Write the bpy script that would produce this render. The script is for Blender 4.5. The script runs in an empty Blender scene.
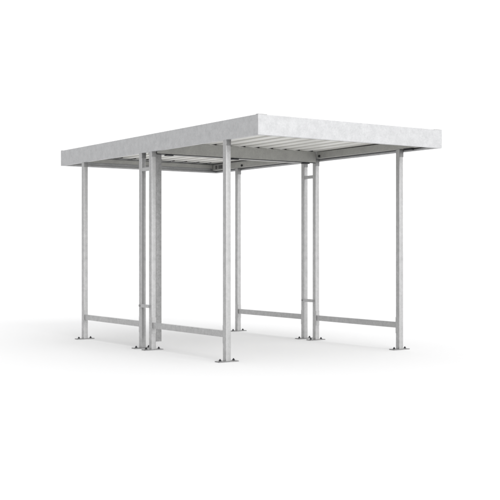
import bpy, bmesh, math
from mathutils import Vector, Matrix
R = math.radians
scene = bpy.context.scene
C = scene.collection

# ------------------------------------------------------------------ dimensions (metres)
W, L = 2.402, 4.506            # roof across (x) and along (y); near corner at the origin
Z0, Z1 = 2.206, 2.400          # fascia bottom and top
PV, PU = 0.060, 0.059          # post section along y and along x
UL, UR = 0.001, 2.300          # left faces of the two post rows
V_C, V_B2, V_B1, V_A = 0.561, 2.082, 2.316, 3.824

# ------------------------------------------------------------------ materials
def new_mat(name):
    m = bpy.data.materials.new(name); m.use_nodes = True
    nt = m.node_tree
    return m, nt, nt.nodes['Principled BSDF']

def galvanised(name, lo, hi, rough=0.46, metal=0.55, big=9.0, fine=55.0, offset=0.0):
    m, nt, b = new_mat(name)
    N, K = nt.nodes, nt.links
    tc = N.new('ShaderNodeTexCoord')
    mp = N.new('ShaderNodeMapping'); mp.inputs['Location'].default_value = (offset, offset * .7, offset * 1.3)
    K.new(tc.outputs['Object'], mp.inputs['Vector'])
    n1 = N.new('ShaderNodeTexNoise'); n1.inputs['Scale'].default_value = big
    n1.inputs['Detail'].default_value = 5; n1.inputs['Roughness'].default_value = .62
    n2 = N.new('ShaderNodeTexNoise'); n2.inputs['Scale'].default_value = fine
    n2.inputs['Detail'].default_value = 3
    vo = N.new('ShaderNodeTexVoronoi'); vo.inputs['Scale'].default_value = 70
    K.new(mp.outputs[0], n1.inputs['Vector']); K.new(mp.outputs[0], n2.inputs['Vector'])
    # warp the zinc spangle a little so its cells are not polygons
    add = N.new('ShaderNodeMix'); add.data_type = 'RGBA'; add.blend_type = 'LINEAR_LIGHT'
    add.inputs[0].default_value = .03
    K.new(mp.outputs[0], add.inputs[6]); K.new(n2.outputs['Color'], add.inputs[7])
    K.new(add.outputs[2], vo.inputs['Vector'])
    sp = N.new('ShaderNodeSeparateColor'); K.new(vo.outputs['Color'], sp.inputs[0])
    m1 = N.new('ShaderNodeMath'); m1.operation = 'MULTIPLY_ADD'; m1.inputs[1].default_value = .62; m1.inputs[2].default_value = .0
    K.new(n1.outputs['Fac'], m1.inputs[0])
    m2 = N.new('ShaderNodeMath'); m2.operation = 'MULTIPLY_ADD'; m2.inputs[1].default_value = .26
    K.new(n2.outputs['Fac'], m2.inputs[0]); K.new(m1.outputs[0], m2.inputs[2])
    m3 = N.new('ShaderNodeMath'); m3.operation = 'MULTIPLY_ADD'; m3.inputs[1].default_value = .12
    K.new(sp.outputs[0], m3.inputs[0]); K.new(m2.outputs[0], m3.inputs[2])
    cr = N.new('ShaderNodeValToRGB')
    cr.color_ramp.elements[0].position = .36; cr.color_ramp.elements[0].color = (*lo, 1)
    cr.color_ramp.elements[1].position = .64; cr.color_ramp.elements[1].color = (*hi, 1)
    K.new(m3.outputs[0], cr.inputs[0]); K.new(cr.outputs[0], b.inputs['Base Color'])
    b.inputs['Metallic'].default_value = metal
    rr = N.new('ShaderNodeMapRange'); rr.inputs['From Min'].default_value = .3; rr.inputs['From Max'].default_value = .7
    rr.inputs['To Min'].default_value = rough + .07; rr.inputs['To Max'].default_value = rough - .07
    K.new(m3.outputs[0], rr.inputs['Value']); K.new(rr.outputs[0], b.inputs['Roughness'])
    bp = N.new('ShaderNodeBump'); bp.inputs['Strength'].default_value = .04; bp.inputs['Distance'].default_value = .004
    K.new(n2.outputs['Fac'], bp.inputs['Height']); K.new(bp.outputs[0], b.inputs['Normal'])
    return m

M_fascia = galvanised('galvanised_fascia', (.42, .423, .43), (.51, .513, .52), rough=.47, metal=.5, big=11.0)
M_post = galvanised('galvanised_tube', (.395, .395, .395), (.485, .485, .485), rough=.38, metal=.75, big=17.0, offset=3.1)
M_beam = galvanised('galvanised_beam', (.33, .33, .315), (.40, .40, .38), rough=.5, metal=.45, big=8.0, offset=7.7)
M_plate = galvanised('galvanised_plate', (.21, .21, .21), (.29, .29, .29), rough=.45, metal=.6, big=20.0, offset=1.7)

m, nt, b = new_mat('coated_sheet')
b.inputs['Metallic'].default_value = .25; b.inputs['Roughness'].default_value = .45
n = nt.nodes.new('ShaderNodeTexNoise'); n.inputs['Scale'].default_value = 2.2; n.inputs['Detail'].default_value = 4
tc = nt.nodes.new('ShaderNodeTexCoord'); nt.links.new(tc.outputs['Object'], n.inputs['Vector'])
cr = nt.nodes.new('ShaderNodeValToRGB')
cr.color_ramp.elements[0].color = (.63, .625, .595, 1); cr.color_ramp.elements[1].color = (.70, .695, .665, 1)
nt.links.new(n.outputs['Fac'], cr.inputs[0]); nt.links.new(cr.outputs[0], b.inputs['Base Color'])
M_sheet = m

m, nt, b = new_mat('dark_bolt_steel')
b.inputs['Base Color'].default_value = (.035, .036, .04, 1); b.inputs['Metallic'].default_value = .7
b.inputs['Roughness'].default_value = .4
M_bolt = m
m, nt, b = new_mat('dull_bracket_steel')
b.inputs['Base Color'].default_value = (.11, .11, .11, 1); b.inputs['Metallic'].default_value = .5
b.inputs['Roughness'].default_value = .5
M_bracket = m
m, nt, b = new_mat('grey_washer_zinc')
b.inputs['Base Color'].default_value = (.30, .30, .30, 1); b.inputs['Metallic'].default_value = .6
b.inputs['Roughness'].default_value = .42
M_zinc = m

m, nt, b = new_mat('white_studio_floor')
b.inputs['Base Color'].default_value = (.635, .635, .638, 1); b.inputs['Roughness'].default_value = 1
b.inputs['Specular IOR Level'].default_value = 0
M_ground = m

# ------------------------------------------------------------------ mesh helpers
def finish(name, bm, mat, parent=None, bevel=0.0, seg=2):
    if bevel:
        es = [e for e in bm.edges if len(e.link_faces) == 2 and e.calc_face_angle(0) > R(40)]
        bmesh.ops.bevel(bm, geom=es, offset=bevel, segments=seg, affect='EDGES', profile=.5, clamp_overlap=True)
    bmesh.ops.recalc_face_normals(bm, faces=bm.faces)
    me = bpy.data.meshes.new(name); bm.to_mesh(me); bm.free()
    if bevel:
        for p in me.polygons: p.use_smooth = True
        try: me.set_sharp_from_angle(angle=R(35))
        except Exception: pass
    me.materials.append(mat)
    o = bpy.data.objects.new(name, me); C.objects.link(o)
    if parent: o.parent = parent
    return o

def add_box(bm, x0, x1, y0, y1, z0, z1):
    v = [bm.verts.new((x, y, z)) for z in (z0, z1) for x, y in ((x0, y0), (x1, y0), (x1, y1), (x0, y1))]
    for f in ((3, 2, 1, 0), (4, 5, 6, 7), (0, 1, 5, 4), (1, 2, 6, 5), (2, 3, 7, 6), (3, 0, 4, 7)):
        bm.faces.new([v[i] for i in f])

def box(name, mat, parent, x0, x1, y0, y1, z0, z1, bevel=.002):
    bm = bmesh.new(); add_box(bm, x0, x1, y0, y1, z0, z1)
    return finish(name, bm, mat, parent, bevel)

def add_cyl(bm, center, axis, r, h, n=16):
    d = Vector(axis).normalized()
    m = Matrix.Translation(Vector(center)) @ d.to_track_quat('Z', 'Y').to_matrix().to_4x4() @ Matrix.Translation((0, 0, h / 2))
    bmesh.ops.create_cone(bm, cap_ends=True, segments=n, radius1=r, radius2=r, depth=h, matrix=m)

def extrude_profile(name, mat, parent, prof, to3d, a, bb):
    """closed profile (list of p,q) swept from a to bb"""
    bm = bmesh.new()
    A = [bm.verts.new(to3d(p, q, a)) for p, q in prof]
    B = [bm.verts.new(to3d(p, q, bb)) for p, q in prof]
    k = len(prof)
    for i in range(k): bm.faces.new((A[i], A[(i + 1) % k], B[(i + 1) % k], B[i]))
    bm.faces.new(A); bm.faces.new(B[::-1])
    return finish(name, bm, mat, parent)

# ------------------------------------------------------------------ the shelter
root = bpy.data.objects.new('canopy_shelter', None); C.objects.link(root)
root.location = (0, 0, 0)
root['label'] = 'open galvanised steel canopy shelter with flat roof on eight slender posts over white floor'
root['category'] = 'shelter'

# --- fascia: four mitred cold-formed channels round the roof edge
T, LIP = .003, .042
prof = [(0, Z0), (LIP, Z0), (LIP, Z0 + .018), (LIP - T, Z0 + .018), (LIP - T, Z0 + T), (T, Z0 + T),
        (T, Z1 - T), (LIP, Z1 - T), (LIP, Z1), (0, Z1)]
corners = [((0, 0), (1, 1)), ((W, 0), (-1, 1)), ((W, L), (-1, -1)), ((0, L), (1, -1))]
for i in range(4):
    (p0, d0), (p1, d1) = corners[i], corners[(i + 1) % 4]
    bm = bmesh.new()
    A = [bm.verts.new((p0[0] + d0[0] * q, p0[1] + d0[1] * q, z)) for q, z in prof]
    B = [bm.verts.new((p1[0] + d1[0] * q, p1[1] + d1[1] * q, z)) for q, z in prof]
    k = len(prof)
    for j in range(k): bm.faces.new((A[j], A[(j + 1) % k], B[(j + 1) % k], B[j]))
    bm.faces.new(A); bm.faces.new(B[::-1])
    finish('fascia', bm, M_fascia, root, .0012, 2)
# corner cover plates lying on the top lips
for (p, d) in corners:
    bm = bmesh.new()
    a = .105
    xs = sorted((p[0] + d[0] * .002, p[0] + d[0] * a)); ys = sorted((p[1] + d[1] * .002, p[1] + d[1] * .04))
    add_box(bm, xs[0], xs[1], ys[0], ys[1], Z1 + .0005, Z1 + .0045)
    o = finish('corner_cap', bm, M_zinc, root, .0015)

# --- corrugated sheets, one per module, falling slightly towards the gutter between them
def sheet(v0, v1, zg0, zg1):
    low = []
    x = .008; end = W - .008; t = .0016
    pts = [(x, 0)]
    k = 0; ribs = []
    while True:
        c = .01 + .2 * k; k += 1
        if c + .06 > end: break
        if c - .06 < x: continue
        pts += [(c - .041, 0), (c - .034, .052), (c + .034, .052), (c + .041, 0)]; ribs.append(c)
    pts.append((end, 0))
    bm = bmesh.new(); rows = []
    for v, zg in ((v0, zg0), (v1, zg1)):
        rows.append(([bm.verts.new((u, v, zg + z)) for u, z in pts], [bm.verts.new((u, v, zg + z + t)) for u, z in pts]))
    (a0, b0), (a1, b1) = rows
    for i in range(len(pts) - 1):
        bm.faces.new((a0[i], a0[i + 1], a1[i + 1], a1[i])); bm.faces.new((b0[i], b1[i], b1[i + 1], b0[i + 1]))
        bm.faces.new((a0[i], b0[i], b0[i + 1], a0[i + 1])); bm.faces.new((a1[i], a1[i + 1], b1[i + 1], b1[i]))
    bm.faces.new((a0[0], a1[0], b1[0], b0[0])); bm.faces.new((a0[-1], b0[-1], b1[-1], a1[-1]))
    return finish('roof_sheet', bm, M_sheet, root), ribs
V_G0, V_G1 = 2.064, 2.262      # gutter between the two modules
def shade_plugs(sh, ribs, y0, y1, z):
    # dark plugs added as the shade in open ribs, over gutter and rear beam
    first = None
    for c in ribs:
        if first is None:
            first = extrude_profile('shade_plug', M_bolt, sh, [(-.039, 0), (.039, 0), (.032, .048), (-.032, .048)],
                                    lambda p, q, s_: (p, s_, q), 0, y1 - y0); o = first
        else:
            o = first.copy(); C.objects.link(o); o.parent = sh
        o.location = (c, y0, z)
sh, rb = sheet(.008, V_G0 + .05, 2.334, 2.322)
shade_plugs(sh, rb, V_G0 + .006, V_G0 + .036, 2.3245)
sh, rb = sheet(V_G1 - .05, L - .008, 2.322, 2.340)
shade_plugs(sh, rb, L - .098, L - .068, 2.3415)

# --- gutter: U channel across the joint, open at the top
gp = [(V_G0, 2.187), (V_G1, 2.187), (V_G1, 2.318), (V_G1 - .004, 2.318), (V_G1 - .004, 2.191), (V_G0 + .004, 2.191), (V_G0 + .004, 2.318), (V_G0, 2.318)]
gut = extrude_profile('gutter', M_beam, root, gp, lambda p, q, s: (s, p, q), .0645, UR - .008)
# stop ends
for u in (.069, UR - .0125):
    box('stop_end', M_beam, gut, u - .002, u + .002, V_G0 + .0045, V_G1 - .0045, 2.1915, 2.314, 0)
box('shade_strip', M_bolt, gut, .070, UR - .014, V_G0 + .002, V_G0 + .030, 2.1795, 2.1866, .001)  # added dark strip, stands in for shade along the gutter underside
# dark clamps under the front lip of the gutter
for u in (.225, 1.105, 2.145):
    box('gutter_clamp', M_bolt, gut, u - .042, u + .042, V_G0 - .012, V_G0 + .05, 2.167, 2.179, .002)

# --- edge beams carried by the posts and one cross beam at each end
zb0, zb1 = 2.236, 2.316
def cbeam_y(x_in, x_out, y0, y1):
    t = .004; s = 1 if x_out > x_in else -1
    pr_ = [(x_in, zb0), (x_out, zb0), (x_out, zb0 + .014), (x_out - s * t, zb0 + .014), (x_out - s * t, zb0 + t), (x_in + s * t, zb0 + t),
           (x_in + s * t, zb1 - t), (x_out, zb1 - t), (x_out, zb1), (x_in, zb1)]
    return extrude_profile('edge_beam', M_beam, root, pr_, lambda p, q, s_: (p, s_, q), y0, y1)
for (y0, y1) in ((.05, V_G0 - .008), (V_G1 + .008, L - .05)):
    cbeam_y(.062, .006, y0, y1)
    cbeam_y(UR - .004, UR + .055, y0, y1)
for (yi, s) in ((.06, -1), (L - .06, 1)):
    t = .004
    pr_ = [(yi, zb0 + .03), (yi + s * .045, zb0 + .03), (yi + s * .045, zb0 + .034), (yi + s * t, zb0 + .034), (yi + s * t, zb1), (yi, zb1)]
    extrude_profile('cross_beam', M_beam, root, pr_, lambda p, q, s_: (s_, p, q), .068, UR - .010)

# --- posts
def add_tube_ring(bm, x0, x1, y0, y1, z0, z1, r=.006):
    ring = []
    for (cx, cy, a0) in ((x1 - r, y1 - r, 0), (x0 + r, y1 - r, 90), (x0 + r, y0 + r, 180), (x1 - r, y0 + r, 270)):
        for k in range(4):
            a = R(a0 + 30 * k); ring.append((cx + r * math.cos(a), cy + r * math.sin(a)))
    A = [bm.verts.new((x, y, z0)) for x, y in ring]; B = [bm.verts.new((x, y, z1)) for x, y in ring]
    n = len(ring)
    for i in range(n): bm.faces.new((A[i], A[(i + 1) % n], B[(i + 1) % n], B[i]))
    bm.faces.new(A[::-1]); bm.faces.new(B)

def tube(name, mat, parent, *a, r=.006):
    bm = bmesh.new(); add_tube_ring(bm, *a, r=r)
    o = finish(name, bm, mat, parent)
    for p in o.data.polygons: p.use_smooth = True
    o.data.set_sharp_from_angle(angle=R(45))
    return o

def make_post():
    """post standing at its own origin: left/front corner of the tube"""
    p = tube('post', M_post, root, 0, PU, 0, PV, .010, 2.234)
    cx, cy = PU / 2, PV / 2
    bm = bmesh.new(); add_box(bm, cx - .115, cx + .115, cy - .042, cy + .042, 0.0005, .0105)
    finish('base_plate', bm, M_plate, p, .002)
    for s in (-1, 1):
        bm = bmesh.new()
        add_cyl(bm, (cx + s * .080, cy, .0108), (0, 0, 1), .016, .003, 20)
        add_cyl(bm, (cx + s * .080, cy, .0138), (0, 0, 1), .0115, .010, 6)
        add_cyl(bm, (cx + s * .080, cy, .0238), (0, 0, 1), .006, .008, 12)
        finish('anchor_bolt', bm, M_bolt, p)
    # angle cleat that ties the post head to the edge beam
    bm = bmesh.new(); add_box(bm, .004, PU - .002, -.005, -.0005, 2.150, 2.232)
    finish('head_cleat', bm, M_plate, p, .0012)
    return p

def copy_tree(o, parent):
    c = o.copy(); C.objects.link(c); c.parent = parent
    for ch in list(o.children): copy_tree(ch, c)
    return c

spots = [(u, v) for u in (UL, UR) for v in (V_C, V_B2, V_B1, V_A)]
proto = make_post()
for i, (u, v) in enumerate(spots):
    o = proto if i == 0 else copy_tree(proto, root)
    o.location = (u, v, 0)

# --- low rails with their end plates
def make_rail(u, v0, v1):
    r_ = tube('rail', M_post, root, u + .012, u + PU - .012, v0 + .0065, v1 - .0065, .243, .307, r=.004)
    for v in (v0 + .0005, v1 - .0065):
        bm = bmesh.new(); add_box(bm, u + .004, u + PU - .004, v, v + .006, .183, .362)
        finish('end_plate', bm, M_post, r_, .0012)
for u in (UL, UR):
    make_rail(u, V_C + PV, V_B2)
    make_rail(u, V_B1 + PV, V_A)

# --- ties between the paired posts in the middle
for u in (UL, UR):
    ya, yb = V_B2 + PV, V_B1
    tube('tie_bar', M_post, root, u + .004, u + .040, ya + .0005, yb - .0005, 2.000, 2.038, r=.004)
    bm = bmesh.new(); add_box(bm, u - .006, u - .0005, ya - .046, yb + .046, .466, .503)
    t = finish('tie_strap', bm, M_post, root, .0012)
    for y in (ya - .030, yb + .030):
        bm = bmesh.new(); add_cyl(bm, (u - .0062, y, .4845), (-1, 0, 0), .013, .007, 6)
        finish('bolt', bm, M_zinc, t)

# --- rainwater downpipe under the gutter, on the inner side of the post
tube('downpipe', M_plate, root, UL + PU + .0015, .136, V_B2 + .008, V_B2 + .080, .092, 2.1865, r=.008)

# --- dark bolts fixing the posts to the right and rear beams
for (u, v, z, d) in ((UR - .0045, V_B2 - .085, 2.262, (-1, 0, 0)), (UR - .0045, V_A - .12, 2.262, (-1, 0, 0)),
                     (UR - .0045, V_B1 + .14, 2.262, (-1, 0, 0))):
    bm = bmesh.new(); add_cyl(bm, (u, v, z), d, .016, .012, 6)
    finish('beam_bolt', bm, M_bolt, root)

box('beam_bracket', M_bolt, root, UR + .004, UR + .040, .37, .50, 2.213, 2.2355, .002)
# dark brackets in the rear corner, on the inner face of the right beam
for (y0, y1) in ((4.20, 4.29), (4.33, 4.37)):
    box('corner_bracket', M_bracket, root, UR - .012, UR - .0045, y0, y1, 2.252, 2.300, .0015)

# ------------------------------------------------------------------ ground
bm = bmesh.new()
S = 400
vs = [bm.verts.new((x, y, 0)) for x, y in ((-S, -S), (S, -S), (S, S), (-S, S))]
bm.faces.new(vs)
g = finish('ground', bm, M_ground)
g['kind'] = 'structure'
g['label'] = 'plain white floor under the steel shelter'

# ------------------------------------------------------------------ light: bright white surround, brighter to the right, and one broad soft key
w = bpy.data.worlds.new('World'); scene.world = w; w.use_nodes = True
nt = w.node_tree; N, K = nt.nodes, nt.links
bg = N['Background']
tc = N.new('ShaderNodeTexCoord')
dt = N.new('ShaderNodeVectorMath'); dt.operation = 'DOT_PRODUCT'
dt.inputs[1].default_value = Vector((.62, -.22, .75)).normalized()
K.new(tc.outputs['Generated'], dt.inputs[0])
ma = N.new('ShaderNodeMath'); ma.operation = 'MULTIPLY_ADD'
ma.inputs[1].default_value = .75; ma.inputs[2].default_value = 1.02
K.new(dt.outputs['Value'], ma.inputs[0])
K.new(ma.outputs[0], bg.inputs['Strength'])
bg.inputs['Color'].default_value = (1, 1, 1, 1)

sd = bpy.data.lights.new('Key', 'SUN'); sd.energy = 2.0; sd.angle = R(45); sd.color = (1, .995, .99)
so = bpy.data.objects.new('Key', sd); C.objects.link(so)
so.rotation_euler = Vector((.04, .90, -.48)).to_track_quat('-Z', 'Y').to_euler()

# ------------------------------------------------------------------ camera
cd = bpy.data.cameras.new('Camera'); cam = bpy.data.objects.new('Camera', cd); C.objects.link(cam)
cam.location = (-5.6846, -8.2195, 1.1093)
cam.rotation_euler = (R(90), 0, -.5974)
cd.sensor_width = 36; cd.lens = 36 * 1055.58 / 500; cd.shift_y = .00053
cd.clip_start = .1; cd.clip_end = 3000
scene.camera = cam

scene.render.engine = 'CYCLES'
scene.view_settings.view_transform = 'Standard'
scene.view_settings.look = 'None'
scene.view_settings.exposure = 0
scene.view_settings.gamma = 1
scene.cycles.max_bounces = 8
